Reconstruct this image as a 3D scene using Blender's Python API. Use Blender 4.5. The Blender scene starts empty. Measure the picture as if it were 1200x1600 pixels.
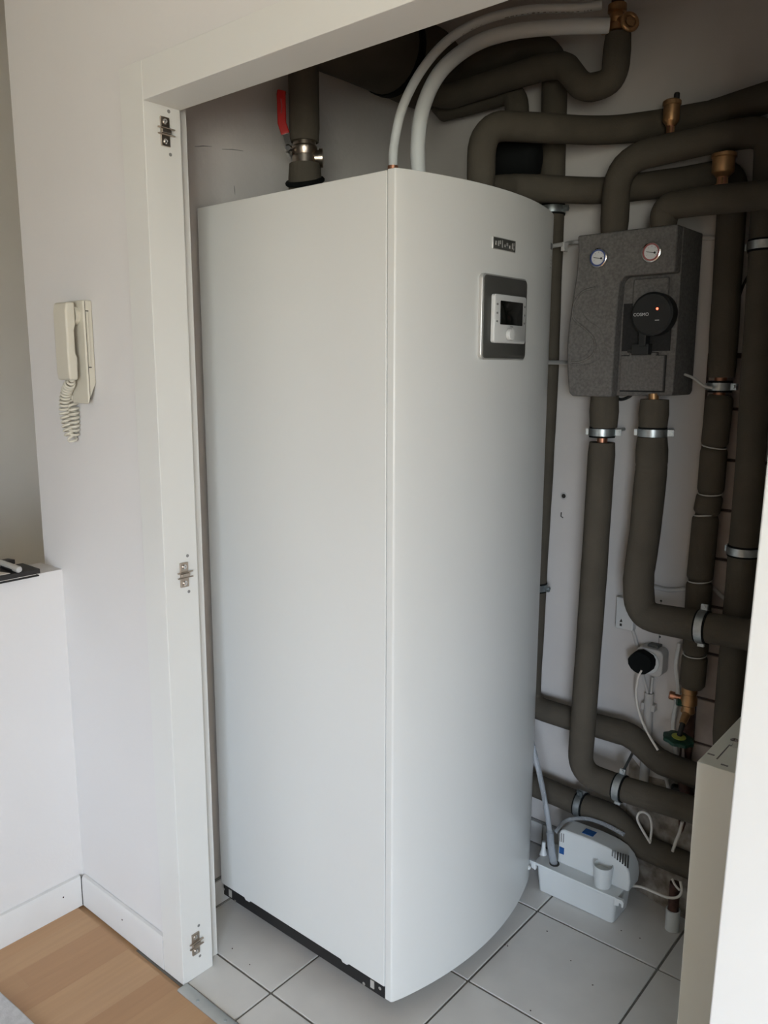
import bpy, bmesh, math, random
from mathutils import Vector, Matrix
random.seed(7)
scene = bpy.context.scene
C = scene.collection
# ------------------------------------------------------------------ camera
YAW, PITCH, ROLL, FOC = math.radians(130.128), math.radians(-10.0516), math.radians(0.1618), 1256.275
CAM = Vector((0.94527, -1.77389, 1.44873))
_f = Vector((math.cos(PITCH)*math.cos(YAW), math.cos(PITCH)*math.sin(YAW), math.sin(PITCH)))
_r = Vector((math.sin(YAW), -math.cos(YAW), 0)); _d = _f.cross(_r)
_c, _s = math.cos(ROLL), math.sin(ROLL)
RX, RY, RZ = _r*_c-_d*_s, _r*_s+_d*_c, _f
cam = bpy.data.objects.new('camera', bpy.data.cameras.new('camera')); C.objects.link(cam)
cam.data.sensor_fit = 'HORIZONTAL'; cam.data.sensor_width = 36; cam.data.lens = 36*FOC/1200
cam.data.clip_start = .02
up, bk = -RY, -RZ
cam.matrix_world = Matrix(((RX.x, up.x, bk.x, CAM.x), (RX.y, up.y, bk.y, CAM.y), (RX.z, up.z, bk.z, CAM.z), (0, 0, 0, 1)))
scene.camera = cam
# ------------------------------------------------------------------ light
world = bpy.data.worlds.new('world'); scene.world = world; world.use_nodes = True
wt = world.node_tree; bg = wt.nodes['Background']; bg.inputs[1].default_value = 24.5
_tc = wt.nodes.new('ShaderNodeTexCoord'); _sx = wt.nodes.new('ShaderNodeSeparateXYZ'); _cr = wt.nodes.new('ShaderNodeValToRGB')
wt.links.new(_tc.outputs['Generated'], _sx.inputs[0]); _mr = wt.nodes.new('ShaderNodeMapRange')
_mr.inputs['From Min'].default_value = -1; _mr.inputs['From Max'].default_value = 1
wt.links.new(_sx.outputs['Z'], _mr.inputs['Value']); wt.links.new(_mr.outputs[0], _cr.inputs[0])
_cr.color_ramp.elements[0].position = .47; _cr.color_ramp.elements[0].color = (.58, .575, .49, 1)   # sunlit ground outside
_cr.color_ramp.elements[1].position = .53; _cr.color_ramp.elements[1].color = (.88, 1.02, 1.22, 1)  # overcast sky
wt.links.new(_cr.outputs[0], bg.inputs[0])
def area(name, loc, rot, sx, sy, power, col):
    l = bpy.data.lights.new(name, 'AREA'); l.shape = 'RECTANGLE'; l.size = sx; l.size_y = sy; l.energy = power; l.color = col
    o = bpy.data.objects.new(name, l); C.objects.link(o); o.location = loc; o.rotation_euler = rot; return o
# daylight entering through the window in the wall opposite the closet
pt = area('window_daylight', (3.4, -4.74, 1.22), (math.radians(90), 0, 0), 2.26, 1.42, 1, (1, 1, 1)); pt.data.cycles.is_portal = True
vs = scene.view_settings
vs.view_transform = 'Standard'; vs.look = 'None'; vs.gamma = 1; vs.use_curve_mapping = False; vs.exposure = 0.24

# ------------------------------------------------------------------ helpers
def W(u, v, x=None, y=None, z=None):
    """photo pixel + one known coordinate -> world point"""
    d = RX*((u-600)/FOC)+RY*((v-800)/FOC)+RZ
    t = (x-CAM.x)/d.x if x is not None else (y-CAM.y)/d.y if y is not None else (z-CAM.z)/d.z
    return CAM+d*t

def mat(name, col, rough=.6, metal=0, noise=0, nscale=20, bump=0, bscale=80, col2=None, spec=.5, trans=0, emit=None, alpha=None, ior=1.45, coat=0):
    m = bpy.data.materials.new(name); m.use_nodes = True; nt = m.node_tree; b = nt.nodes['Principled BSDF']
    b.inputs['Base Color'].default_value = (*col, 1); b.inputs['Roughness'].default_value = rough; b.inputs['Metallic'].default_value = metal
    b.inputs['Specular IOR Level'].default_value = spec; b.inputs['IOR'].default_value = ior
    b.inputs['Transmission Weight'].default_value = trans; b.inputs['Coat Weight'].default_value = coat
    if emit: b.inputs['Emission Color'].default_value = (*emit[0], 1); b.inputs['Emission Strength'].default_value = emit[1]
    if noise or bump:
        tc = nt.nodes.new('ShaderNodeTexCoord')
    if noise:
        n = nt.nodes.new('ShaderNodeTexNoise'); n.inputs['Scale'].default_value = nscale; n.inputs['Detail'].default_value = 5
        nt.links.new(tc.outputs['Object'], n.inputs['Vector'])
        r = nt.nodes.new('ShaderNodeValToRGB'); c2 = col2 or tuple(c*(1-noise) for c in col)
        r.color_ramp.elements[0].position = .35; r.color_ramp.elements[1].position = .65
        r.color_ramp.elements[0].color = (*c2, 1); r.color_ramp.elements[1].color = (*col, 1)
        nt.links.new(n.outputs['Fac'], r.inputs['Fac']); nt.links.new(r.outputs['Color'], b.inputs['Base Color'])
    if bump:
        n2 = nt.nodes.new('ShaderNodeTexNoise'); n2.inputs['Scale'].default_value = bscale; n2.inputs['Detail'].default_value = 3
        nt.links.new(tc.outputs['Object'], n2.inputs['Vector'])
        bp = nt.nodes.new('ShaderNodeBump'); bp.inputs['Strength'].default_value = bump; bp.inputs['Distance'].default_value = .002
        nt.links.new(n2.outputs['Fac'], bp.inputs['Height']); nt.links.new(bp.outputs['Normal'], b.inputs['Normal'])
    return m

M = dict(
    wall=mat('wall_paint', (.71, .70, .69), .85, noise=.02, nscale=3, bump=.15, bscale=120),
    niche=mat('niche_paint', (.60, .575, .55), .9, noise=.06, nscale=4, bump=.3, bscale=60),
    stair=mat('stair_paint', (.72, .68, .62), .9, noise=.05, nscale=2),
    frame=mat('frame_lacquer', (.70, .705, .68), .45, noise=.015, nscale=4),
    base=mat('baseboard_white', (.70, .70, .69), .5, noise=.04, nscale=8),
    ceil=mat('ceiling_paint', (.74, .72, .69), .9),
    enamel=mat('white_enamel', (.66, .67, .65), .32, bump=.04, bscale=400, coat=.1),
    tile=mat('tile_glaze', (.70, .69, .665), .35, noise=.10, nscale=6, bump=.05, bscale=30),
    grout=mat('grout', (.22, .215, .20), .95, noise=.2, nscale=30),
    skirt=mat('skirting_tile', (.60, .60, .585), .4, noise=.05, nscale=6),
    alu=mat('aluminium', (.50, .52, .51), .42, .7, noise=.06, nscale=40),
    foam=mat('pipe_foam', (.092, .080, .062), .92, noise=.14, nscale=14, bump=.25, bscale=260, spec=.2),
    foam2=mat('elbow_foam', (.125, .118, .10), .95, noise=.25, nscale=22, bump=.3, bscale=200, spec=.2),
    epp=mat('epp_shell', (.16, .152, .143), .85, noise=.30, nscale=160, bump=.35, bscale=220, spec=.25),
    eppd=mat('epp_dark', (.022, .022, .022), .9, noise=.3, nscale=160),
    steel=mat('galvanised', (.45, .49, .50), .38, .9, noise=.25, nscale=60),
    nickel=mat('nickel', (.46, .40, .34), .28, 1, noise=.1, nscale=80),
    chrome=mat('chrome', (.75, .75, .75), .15, 1),
    brass=mat('brass', (.46, .27, .13), .42, .85, noise=.2, nscale=60),
    copper=mat('copper', (.55, .26, .16), .38, .9, noise=.25, nscale=40),
    oldcopper=mat('old_copper', (.11, .055, .042), .6, .5, noise=.4, nscale=50),
    black=mat('black_plastic', (.012, .013, .013), .5),
    blackm=mat('black_metal', (.010, .010, .011), .5, noise=.2, nscale=30),
    rubber=mat('black_rubber', (.006, .007, .007), .85, spec=.15),
    grey=mat('bezel_grey', (.10, .10, .092), .38, .35),
    silver=mat('silver_edge', (.62, .62, .60), .3, .6),
    ctl=mat('controller_white', (.60, .61, .60), .4),
    mark=mat('grey_marking', (.22, .22, .215), .6),
    screen=mat('screen', (.004, .005, .004), .15),
    ivory=mat('ivory_plastic', (.60, .575, .49), .5, noise=.02, nscale=5),
    dark=mat('dark_gap', (.03, .028, .025), .9),
    red=mat('red_vinyl', (.42, .012, .010), .45),
    redrim=mat('red_rim', (.30, .08, .08), .4),
    blue=mat('blue_rim', (.04, .07, .22), .4),
    bluel=mat('blue_label', (.015, .10, .33), .45, noise=.3, nscale=120),
    dial=mat('dial_face', (.62, .62, .62), .4),
    hose=mat('white_hose', (.66, .68, .67), .5),
    cable=mat('white_cable', (.66, .63, .58), .5),
    conduit=mat('grey_conduit', (.50, .49, .47), .6),
    pvc=mat('white_pvc', (.64, .67, .67), .4, noise=.03, nscale=10),
    beige=mat('beige_enamel', (.80, .825, .76), .5, noise=.03, nscale=4),
    clear=mat('clear_hose', (.72, .76, .80), .12, trans=.75, ior=1.25),
    green=mat('green_wheel', (.006, .045, .028), .4),
    lime=mat('lime_cap', (.33, .38, .07), .5),
    led=mat('led', (.9, .05, .03), .4, emit=((1, .10, .05), 5)),
    concrete=mat('raw_concrete', (.42, .38, .33), .95, noise=.6, nscale=26, bump=.9, bscale=40, col2=(.15, .125, .10)),
    brick=mat('raw_block', (.46, .40, .37), .95, noise=.25, nscale=12, bump=.5, bscale=50),
    leather=mat('black_leather', (.022, .020, .019), .55, bump=.2, bscale=200),
    paper=mat('paper', (.72, .67, .60), .8),
    rug=mat('rug_wool', (.60, .60, .61), .95, noise=.15, nscale=60, bump=.6, bscale=300),
    dirt=mat('dark_speck', (.07, .05, .045), .9),
    white=mat('wire_white', (.55, .55, .53), .6),
    pane=mat('window_pane', (.9, .95, 1), .05, trans=1, ior=1.1),
)
def wood_mat(name, col):
    m = bpy.data.materials.new(name); m.use_nodes = True; nt = m.node_tree; b = nt.nodes['Principled BSDF']
    b.inputs['Roughness'].default_value = .42
    tc = nt.nodes.new('ShaderNodeTexCoord'); mp = nt.nodes.new('ShaderNodeMapping'); mp.inputs['Scale'].default_value = (60, 3, 60)
    n = nt.nodes.new('ShaderNodeTexNoise'); n.inputs['Scale'].default_value = 1.2; n.inputs['Detail'].default_value = 8
    r = nt.nodes.new('ShaderNodeValToRGB'); r.color_ramp.elements[0].position = .3; r.color_ramp.elements[1].position = .75
    r.color_ramp.elements[0].color = (*[c*.90 for c in col], 1); r.color_ramp.elements[1].color = (*col, 1)
    nt.links.new(tc.outputs['Object'], mp.inputs[0]); nt.links.new(mp.outputs[0], n.inputs['Vector'])
    nt.links.new(n.outputs['Fac'], r.inputs['Fac']); nt.links.new(r.outputs['Color'], b.inputs['Base Color'])
    return m
WOODS = [wood_mat('beech_%d' % i, c) for i, c in enumerate([(.53, .325, .172), (.505, .30, .155), (.54, .335, .182), (.48, .278, .142), (.52, .315, .165)])]

def finish(name, verts, faces, m, parent=None, smooth=False, angle=40):
    me = bpy.data.meshes.new(name); me.from_pydata([tuple(v) for v in verts], [], faces); me.update()
    bm = bmesh.new(); bm.from_mesh(me); bmesh.ops.recalc_face_normals(bm, faces=bm.faces)
    if smooth:
        for f in bm.faces: f.smooth = True
        for e in bm.edges:
            if len(e.link_faces) == 2 and e.calc_face_angle(0) > math.radians(angle): e.smooth = False
    bm.to_mesh(me); bm.free()
    me.materials.append(M[m] if isinstance(m, str) else m)
    o = bpy.data.objects.new(name, me); C.objects.link(o)
    if parent is not None: o.parent = parent; o.matrix_parent_inverse = Matrix.Translation(-parent.location)
    return o

def tag(o, label=None, cat=None, group=None, kind=None):
    if label: o['label'] = label
    if cat: o['category'] = cat
    if group: o['group'] = group
    if kind: o['kind'] = kind
    return o
def thing(name, label, cat, loc, group=None):
    o = bpy.data.objects.new(name, None); o.location = loc; o.empty_display_size = .05; C.objects.link(o)
    return tag(o, label, cat, group)
def struct(o, label, cat): return tag(o, label, cat, kind='structure')

class MB:
    def __init__(s): s.v = []; s.f = []
    def add(s, v, f):
        n = len(s.v); s.v += [Vector(p) for p in v]; s.f += [tuple(i+n for i in q) for q in f]; return s
    def box(s, x0, x1, y0, y1, z0, z1):
        v = [(x, y, z) for x in (x0, x1) for y in (y0, y1) for z in (z0, z1)]
        return s.add(v, [(0, 1, 3, 2), (4, 6, 7, 5), (0, 4, 5, 1), (2, 3, 7, 6), (0, 2, 6, 4), (1, 5, 7, 3)])
    def prism(s, poly, axis, a, b):
        def mk(p, t): return {0: (t, p[0], p[1]), 1: (p[0], t, p[1]), 2: (p[0], p[1], t)}[axis]
        n = len(poly); v = [mk(p, a) for p in poly]+[mk(p, b) for p in poly]
        return s.add(v, [tuple(range(n)), tuple(range(2*n-1, n-1, -1))]+[(i, (i+1) % n, n+(i+1) % n, n+i) for i in range(n)])
    def tube(s, pts, r, n=16, caps=True):
        pts = [Vector(p) for p in pts]; m = len(pts); rr = r if isinstance(r, (list, tuple)) else [r]*m
        t = [((pts[min(i+1, m-1)]-pts[max(i-1, 0)]).normalized()) for i in range(m)]
        a = t[0].orthogonal().normalized(); v = []
        for i in range(m):
            a = (a-t[i]*a.dot(t[i])); a = a.normalized() if a.length > 1e-9 else t[i].orthogonal().normalized()
            b = t[i].cross(a)
            v += [pts[i]+(a*math.cos(2*math.pi*k/n)+b*math.sin(2*math.pi*k/n))*rr[i] for k in range(n)]
        f = [(i*n+k, i*n+(k+1) % n, (i+1)*n+(k+1) % n, (i+1)*n+k) for i in range(m-1) for k in range(n)]
        if caps: f += [tuple(range(n-1, -1, -1)), tuple(range((m-1)*n, m*n))]
        return s.add(v, f)
    def lathe(s, prof, c, ax=(0, 0, 1), n=24):
        """prof: (radius, height along ax)"""
        ax = Vector(ax).normalized(); c = Vector(c)
        a = ax.orthogonal().normalized(); b = ax.cross(a); v = []
        for r, h in prof: v += [c+ax*h+(a*math.cos(2*math.pi*k/n)+b*math.sin(2*math.pi*k/n))*max(r, 1e-5) for k in range(n)]
        m = len(prof)
        f = [(i*n+k, i*n+(k+1) % n, (i+1)*n+(k+1) % n, (i+1)*n+k) for i in range(m-1) for k in range(n)]
        f += [tuple(range(n-1, -1, -1)), tuple(range((m-1)*n, m*n))]
        return s.add(v, f)
    def build(s, name, m, parent=None, smooth=False, bevel=0, seg=2, angle=40):
        o = finish(name, s.v, s.f, m, parent, smooth or bevel > 0, angle)
        if bevel:
            md = o.modifiers.new('bevel', 'BEVEL'); md.width = bevel; md.segments = seg; md.limit_method = 'ANGLE'; md.angle_limit = math.radians(35)
            for p in o.data.polygons: p.use_smooth = True
            o.modifiers.new('wn', 'WEIGHTED_NORMAL')
        return o
def box(name, x0, x1, y0, y1, z0, z1, m, parent=None, bevel=0, seg=2):
    return MB().box(x0, x1, y0, y1, z0, z1).build(name, m, parent, bevel=bevel, seg=seg)

def fillet(pts, rad, n=8):
    pts = [Vector(p) for p in pts]; out = [pts[0]]
    for i in range(1, len(pts)-1):
        p, a, b = pts[i], pts[i-1]-pts[i], pts[i+1]-pts[i]
        la, lb = a.length, b.length; a.normalize(); b.normalize(); ang = a.angle(b)
        if ang > math.radians(176): out.append(p); continue
        R_ = rad[i] if isinstance(rad, dict) and i in rad else (rad if not isinstance(rad, dict) else rad.get('d', .06))
        t = min(R_/math.tan(ang/2), la*.48, lb*.48)
        p0, p1 = p+a*t, p+b*t
        for k in range(n+1):
            u = k/n; out.append(p0*(1-u)**2+p*2*u*(1-u)+p1*u*u)
    out.append(pts[-1]); return out
def densify(pts, step=.03):
    out = [pts[0]]
    for a, b in zip(pts, pts[1:]):
        k = max(1, int((b-a).length/step))
        out += [a.lerp(b, (i+1)/k) for i in range(k)]
    return out
def smooth_path(pts, n=8):
    pts = [Vector(p) for p in pts]; q = [pts[0]*2-pts[1]]+pts+[pts[-1]*2-pts[-2]]; out = []
    for i in range(1, len(q)-2):
        for k in range(n):
            t = k/n; p0, p1, p2, p3 = q[i-1:i+3]
            out.append(.5*((2*p1)+(p2-p0)*t+(2*p0-5*p1+4*p2-p3)*t*t+(3*p1-p0-3*p2+p3)*t**3))
    return out+[pts[-1]]
def foam(pts, r, rad=.06, wob=.025):
    pts = densify(fillet(pts, rad)); ph = random.random()*6
    rr = [r*(1+wob*math.sin(ph+i*.9)*math.sin(i*.37+ph)) for i in range(len(pts))]
    rr[0] *= .93; rr[-1] *= .93
    return pts, rr
def text(name, s_, size, loc, xdir, zdir, m, parent, depth=.0003):
    cu = bpy.data.curves.new(name, 'FONT'); cu.body = s_; cu.size = size; cu.extrude = depth; cu.align_x = 'CENTER'; cu.align_y = 'CENTER'
    t = bpy.data.objects.new(name, cu); C.objects.link(t)
    me = bpy.data.meshes.new_from_object(t.evaluated_get(bpy.context.evaluated_depsgraph_get()))
    bpy.data.objects.remove(t); me.name = name; me.materials.clear(); me.materials.append(M[m])
    x = Vector(xdir).normalized(); z = Vector(zdir).normalized(); nrm = x.cross(z)
    me.transform(Matrix(((x.x, z.x, nrm.x, loc[0]), (x.y, z.y, nrm.y, loc[1]), (x.z, z.z, nrm.z, loc[2]), (0, 0, 0, 1))))
    o = bpy.data.objects.new(name, me); C.objects.link(o); o.parent = parent; o.matrix_parent_inverse = Matrix.Translation(-parent.location)
    return o

# ------------------------------------------------------------------ structure
YW = -.775        # closet front wall, room face
YF = -.787        # face of the frame and baseboards
XO0, XO1 = -.507, .682   # opening
ZO = 1.967
YB = .28          # closet back wall
XL = -.682        # closet left wall
CE = 2.50
# closet floor with tiles
fl = struct(box('floor', XL-.02, 1.02, -.79, YB+.02, -.06, -.004, 'grout'), 'pale grey square floor tiles with grey joints in the closet', 'floor')
xs = [XL]+[k/3 for k in range(-1, 4)]; xs[0] = XL; xs = [XL, -1/3, 0, 1/3, 2/3, 1.0]
ys = [-.777, -2/3, -1/3, 0, YB]
for i in range(len(xs)-1):
    for j in range(len(ys)-1):
        g = .0030
        box('floor_tile', xs[i]+g, xs[i+1]-g, ys[j]+g, ys[j+1]-g, -.012, random.uniform(-.0004, .0004), 'tile', fl, bevel=.0012, seg=1)
# wooden room floor
fw = struct(box('floor', -1.09, 5.0, -4.72, -.777, -.06, -.006, WOODS[0]), 'beech strip parquet floor of the room', 'floor')
PW = .067
x = -.985; i = 0
while x < 1.2:
    y = -.80; i += 1; first = True
    y1 = y+.0
    ycur = -.802
    ln = random.uniform(.12, .45)
    while ycur > -1.75:
        y0 = max(ycur-ln, -1.75)
        box('plank', x+.00005, x+PW-.00005, y0+.00005, ycur-.00005, -.012, random.uniform(-.0001, .0), random.choice(WOODS), fw)
        ycur = y0; ln = random.uniform(.32, .5)
    x += PW
tr = MB(); tr.prism([(-.807, 0), (-.807, .0015), (-.803, .0042), (-.781, .0042), (-.777, .0015), (-.777, 0)], 0, XO0+.002, XO1-.01)
thr = struct(tr.build('trim_4', 'alu', smooth=True), 'flat aluminium threshold strip between parquet and tiles', 'threshold')
for px_, py_ in ((309, 1563), (352, 1594)):
    p = W(px_, py_, z=.0042); MB().lathe([(.004, 0), (.0036, .0008), (.001, .0009)], (p.x, p.y, .0041), n=12).build('screw', 'steel', thr, True)
for sx in (.05, .45):
    MB().lathe([(.004, 0), (.0036, .0008), (.001, .0009)], (sx, -.792, .0041), n=12).build('screw', 'steel', thr, True)

# walls
def wallobj(name, mb, m, label): return struct(mb.build(name, m), label, 'wall')
w = MB(); w.box(-1.062, XO0-.03, YW, -.68, -.05, CE); w.box(XO1+.03, 5.0, YW, -.68, -.05, CE); w.box(XO0-.03, XO1+.03, YW, -.68, ZO+.03, CE)
wf = wallobj('wall_front', w, 'wall', 'white wall around the closet opening carrying the intercom handset')
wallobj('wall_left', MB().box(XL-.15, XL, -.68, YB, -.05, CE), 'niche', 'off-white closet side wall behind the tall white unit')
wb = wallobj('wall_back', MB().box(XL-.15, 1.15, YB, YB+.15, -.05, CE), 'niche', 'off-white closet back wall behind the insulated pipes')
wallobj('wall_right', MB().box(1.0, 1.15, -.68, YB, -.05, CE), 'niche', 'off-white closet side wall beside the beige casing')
wallobj('wall_low', MB().box(-1.085, -.974, -4.7, YW, -1.0, .943), 'wall', 'white half-height wall beside the stairwell, folder lying on top')
wallobj('wall_stair', MB().box(-2.55, -2.4, -4.7, 1.4, -1.0, CE+.6), 'stair', 'shaded grey stairwell wall seen over the half-height wall')
wallobj('wall_stair_side', MB().box(-1.055, XL-.15, -.68, 1.3, -1.0, CE), 'stair', 'shaded grey side wall of the stairwell behind the intercom wall')
wallobj('wall_stair_end', MB().box(-2.4, -.83, 1.3, 1.4, -1.0, CE+.6), 'stair', 'shaded grey end wall of the stairwell')
w = MB(); w.box(-2.4, 2.2, -4.9, -4.7, -1, CE+.6); w.box(4.6, 5.0, -4.9, -4.7, -.05, CE); w.box(2.2, 4.6, -4.9, -4.7, 1.97, CE); w.box(2.2, 4.6, -4.9, -4.7, -.05, .44)
wallobj('wall_window', w, 'wall', 'white wall with the window opposite the closet')
wallobj('wall_room', MB().box(5.0, 5.15, -4.9, -.68, -.05, CE), 'wall', 'white side wall of the room')
struct(MB().box(-1.09, 5.15, -4.9, 1.4, CE, CE+.12).build('ceiling', 'ceil'), 'white plastered ceiling', 'ceiling')
struct(MB().box(-2.55, -1.085, -4.9, 1.4, CE+.6, CE+.72).box(-1.12, -1.085, -4.9, 1.4, CE+.12, CE+.6).build('ceiling', 'ceil'), 'white plastered stairwell ceiling', 'ceiling')
struct(MB().box(-2.55, -1.085, -4.9, 1.4, -1.06, -1.0).build('floor', WOODS[1]), 'wooden stairwell floor below the half-height wall', 'floor')
wn = struct(MB().box(2.2, 2.27, -4.85, -4.78, .44, 1.97).box(4.53, 4.6, -4.85, -4.78, .44, 1.97).box(2.27, 4.53, -4.85, -4.78, .44, .51).box(2.27, 4.53, -4.85, -4.78, 1.9, 1.97).box(3.36, 3.44, -4.85, -4.78, .51, 1.9).build('window_1', 'frame'), 'white framed window', 'window')
# raw concrete foot of the closet back wall and bare blocks beside the plaster
rc = MB()
N = 15; vv = []; ff = []
for a in range(N+1):
    xx = .12+.75*a/N
    for b_ in range(7):
        zz = [0, .06, .12, .18, .24, .30, .36][b_]+(random.uniform(-.03, .03) if b_ == 6 else 0)
        dep = .045*(1-b_/6)**.6*min(1, a/3)+random.uniform(0, .008)
        vv.append((xx, YB-dep-.001 if b_ < 6 else YB-.0005, zz))
for a in range(N):
    for b_ in range(6): q = a*7+b_; ff.append((q, q+1, q+8, q+7))
finish('raw_footing', vv, ff, 'concrete', wb, True)
box('joint_bed', .255, .93, YB-.0015, YB+.01, .35, 1.49, 'dirt', wb)
for row in range(9):
    z0 = .36+row*.125+.0; z1 = z0+.118
    u = .262+(.03 if row % 2 else 0)
    for (a, b_) in ((u, .40+(.05 if row % 2 else 0)), (.41+(.05 if row % 2 else 0), .66), (.67, .92)):
        if z1 < 1.5: box('block', a, b_, YB-.006, YB+.01, z0, z1, 'brick', wb, bevel=.002, seg=1)

# door frame
def frame_prism(): pass
f1 = MB(); f1.box(-.586, XO0, YF, -.70, 0, ZO+.073)
tL = struct(f1.build('trim_1', 'frame', bevel=.0015), 'white lacquered left jamb of the closet door frame with hinge plates', 'door frame')
f2 = MB(); f2.box(XO0, XO1+.08, YF, -.70, ZO, ZO+.073)
tT = struct(f2.build('trim_2', 'frame', bevel=.0015), 'white lacquered head of the closet door frame', 'door frame')
f3 = MB()
lean = lambda z: .667+.0157*z
n = 6
f3.add([(lean(0), YF, 0), (lean(0)+.09, YF, 0), (lean(0)+.09, -.70, 0), (lean(0), -.70, 0), (lean(ZO), YF, ZO), (lean(ZO)+.09, YF, ZO), (lean(ZO)+.09, -.70, ZO), (lean(ZO), -.70, ZO)],
       [(0, 1, 2, 3), (4, 5, 6, 7), (0, 1, 5, 4), (1, 2, 6, 5), (2, 3, 7, 6), (3, 0, 4, 7)])
tR = struct(f3.build('trim_3', 'frame', bevel=.003), 'white lacquered right jamb of the closet door frame', 'door frame')
# set-back lip behind the left jamb and head
box('jamb_lip', -.5365, -.531, -.70, -.667, 0, ZO+.02, 'frame', tL, bevel=.001)
box('head_lip', XO0, XO1, -.70, -.679, ZO+.02, ZO+.05, 'frame', tT, bevel=.001)
# baseboards
def baseprof(): return [(0, 0), (0, .078), (.004, .086), (.011, .088), (.0118, 0)]
b1 = MB(); b1.prism([(YF+p[0], p[1]) for p in baseprof()], 0, -.9745+.0125, -.5875)
bb1 = struct(b1.build('baseboard_front', 'base', smooth=True), 'white baseboard under the intercom wall', 'baseboard')
b2 = MB(); b2.prism([(-.962-p[0], p[1]) for p in baseprof()], 1, -4.6, YF-.0006)
bb2 = struct(b2.build('baseboard_left', 'base', smooth=True), 'white baseboard along the half-height wall', 'baseboard')
MB().tube([(-.9612, YF-.0012, .002), (-.9614, YF-.0014, .045), (-.9618, YF-.0006, .085)], .0011, 6).build('joint_gap', 'dark', bb2)
def nail(u, v, par, **k):
    p = W(u, v, **k); ax = (0, -1, 0) if 'y' in k else (1, 0, 0)
    MB().lathe([(.0022, -.001), (.0022, .0006), (.001, .001)], p, ax, 10).build('nail_head', 'dirt', par, True)
nail(99, 1402, bb2, x=-.9619); nail(191, 1437, bb1, y=YF)
# skirting tiles in the closet
sk1 = struct(box('baseboard_back', XL, .12, YB-.0095, YB, -.001, .004, 'grout'), 'tile skirting along the closet back wall', 'baseboard')
xx = XL
for k_ in range(3): box('skirting_tile', -.66+k_*.262, -.66+k_*.262+.258, YB-.010, YB-.001, .006, .075, 'skirt', sk1, bevel=.0015, seg=1)
box('joint', XL, .12, YB-.004, YB-.0005, .075, .081, 'grout', sk1)
sk2 = struct(box('baseboard_side', XL, XL+.009, -.68, YB-.011, -.001, .004, 'grout'), 'tile skirting along the closet side wall', 'baseboard')
for k_ in range(3): box('skirting_tile', XL+.001, XL+.010, -.654+k_*.305, -.654+k_*.305+.301, .006, .075, 'skirt', sk2, bevel=.0015, seg=1)
box('joint', XL+.0005, XL+.004, -.68, YB-.012, .075, .081, 'grout', sk2)
# scuffs on the side wall and wall plugs in the back wall
for k_, (u0, v0, u1, v1) in enumerate(((304, 229, 331, 229), (347, 233, 380, 236), (366, 290, 367, 304))):
    a = W(u0, v0, x=XL+.0004); b_ = W(u1, v1, x=XL+.0004)
    MB().tube([a, a.lerp(b_, .5)+Vector((0, 0, .0015)), b_], [.0006, .0012, .0005], 6).build('scuff', 'mark', bpy.data.objects['wall_left'])
for (u, v, rr) in ((1033, 939, .003), (1031, 995, .003)):
    p = W(u, v, y=YB); MB().lathe([(rr, -.002), (rr, .0008), (.001, .001)], p, (0, -1, 0), 12).build('drill_hole', 'dark', wb)
a = W(1033, 939, y=YB-.0006); b_ = W(1029, 1010, y=YB-.0006)
MB().tube([a, a.lerp(b_, .5), b_], .0007, 6).build('pencil_line', 'mark', wb)

# ------------------------------------------------------------------ the tall white unit
KX0, KX1, KY0, KY1, KT = -.664, -.083, -.547, .062, 1.819
KYC = (KY0+KY1)/2
def xf(y): return -.0055-.605*(y-KYC)**2
unit = thing('heat_pump_cabinet', 'tall white heat pump cabinet with curved front and small control panel', 'heat pump', (-.37, KYC, 0))
box('body_casing', KX0, KX1-.0015, KY0, KY1, .074, KT, 'enamel', unit, bevel=.002)
dm = MB(); poly = [(KX1+.0008, KY0), (xf(KY0)-.004, KY0), (xf(KY0), KY0+.004)]
poly += [(xf(KY0+.004+(KY1-KY0-.008)*k/28), KY0+.004+(KY1-KY0-.008)*k/28) for k in range(1, 28)]
poly += [(xf(KY1), KY1-.004), (xf(KY1)-.004, KY1), (KX1+.0008, KY1)]
dm.prism(poly, 2, .046, KT+.001)
dm.build('front_door', 'enamel', unit, bevel=.0012, seg=2)
bf = box('base_frame', KX0+.006, KX1-.004, KY0+.004, KY1-.004, .0405, .0735, 'blackm', unit)
for u, v in ((350, 1388.5), (368, 1407.5), (569, 1536.5), (594, 1544)):
    p = W(u, v, y=KY0+.0035); MB().lathe([(.0042, 0), (.0042, .0012), (.002, .0016)], p, (0, -1, 0), 12).build('bolt', 'chrome', bf, True)
for u, v in ((360, 1396), (582, 1538)):
    p = W(u, v, y=KY0+.003); box('bracket', p.x-.006, p.x+.005, KY0+.0022, KY0+.0042, p.z-.010, p.z+.010, 'silver', bf)
for u, v in ((386, 1408), (538, 1506)):
    p = W(u, v, y=KY0); MB().prism([(p.x-.012, .076), (p.x-.006, .0695), (p.x+.008, .0695), (p.x+.016, .076)], 1, KY0+.0003, KY0+.0035).build('panel_notch', 'enamel', bf)
for fx in (KX0+.06, KX1-.05):
    for fy in (KY0+.07, KY1-.07):
        MB().lathe([(.022, 0), (.022, .008), (.009, .012), (.009, .042)], (fx, fy, .0005), n=16).build('foot', 'blackm', unit, True)
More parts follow.
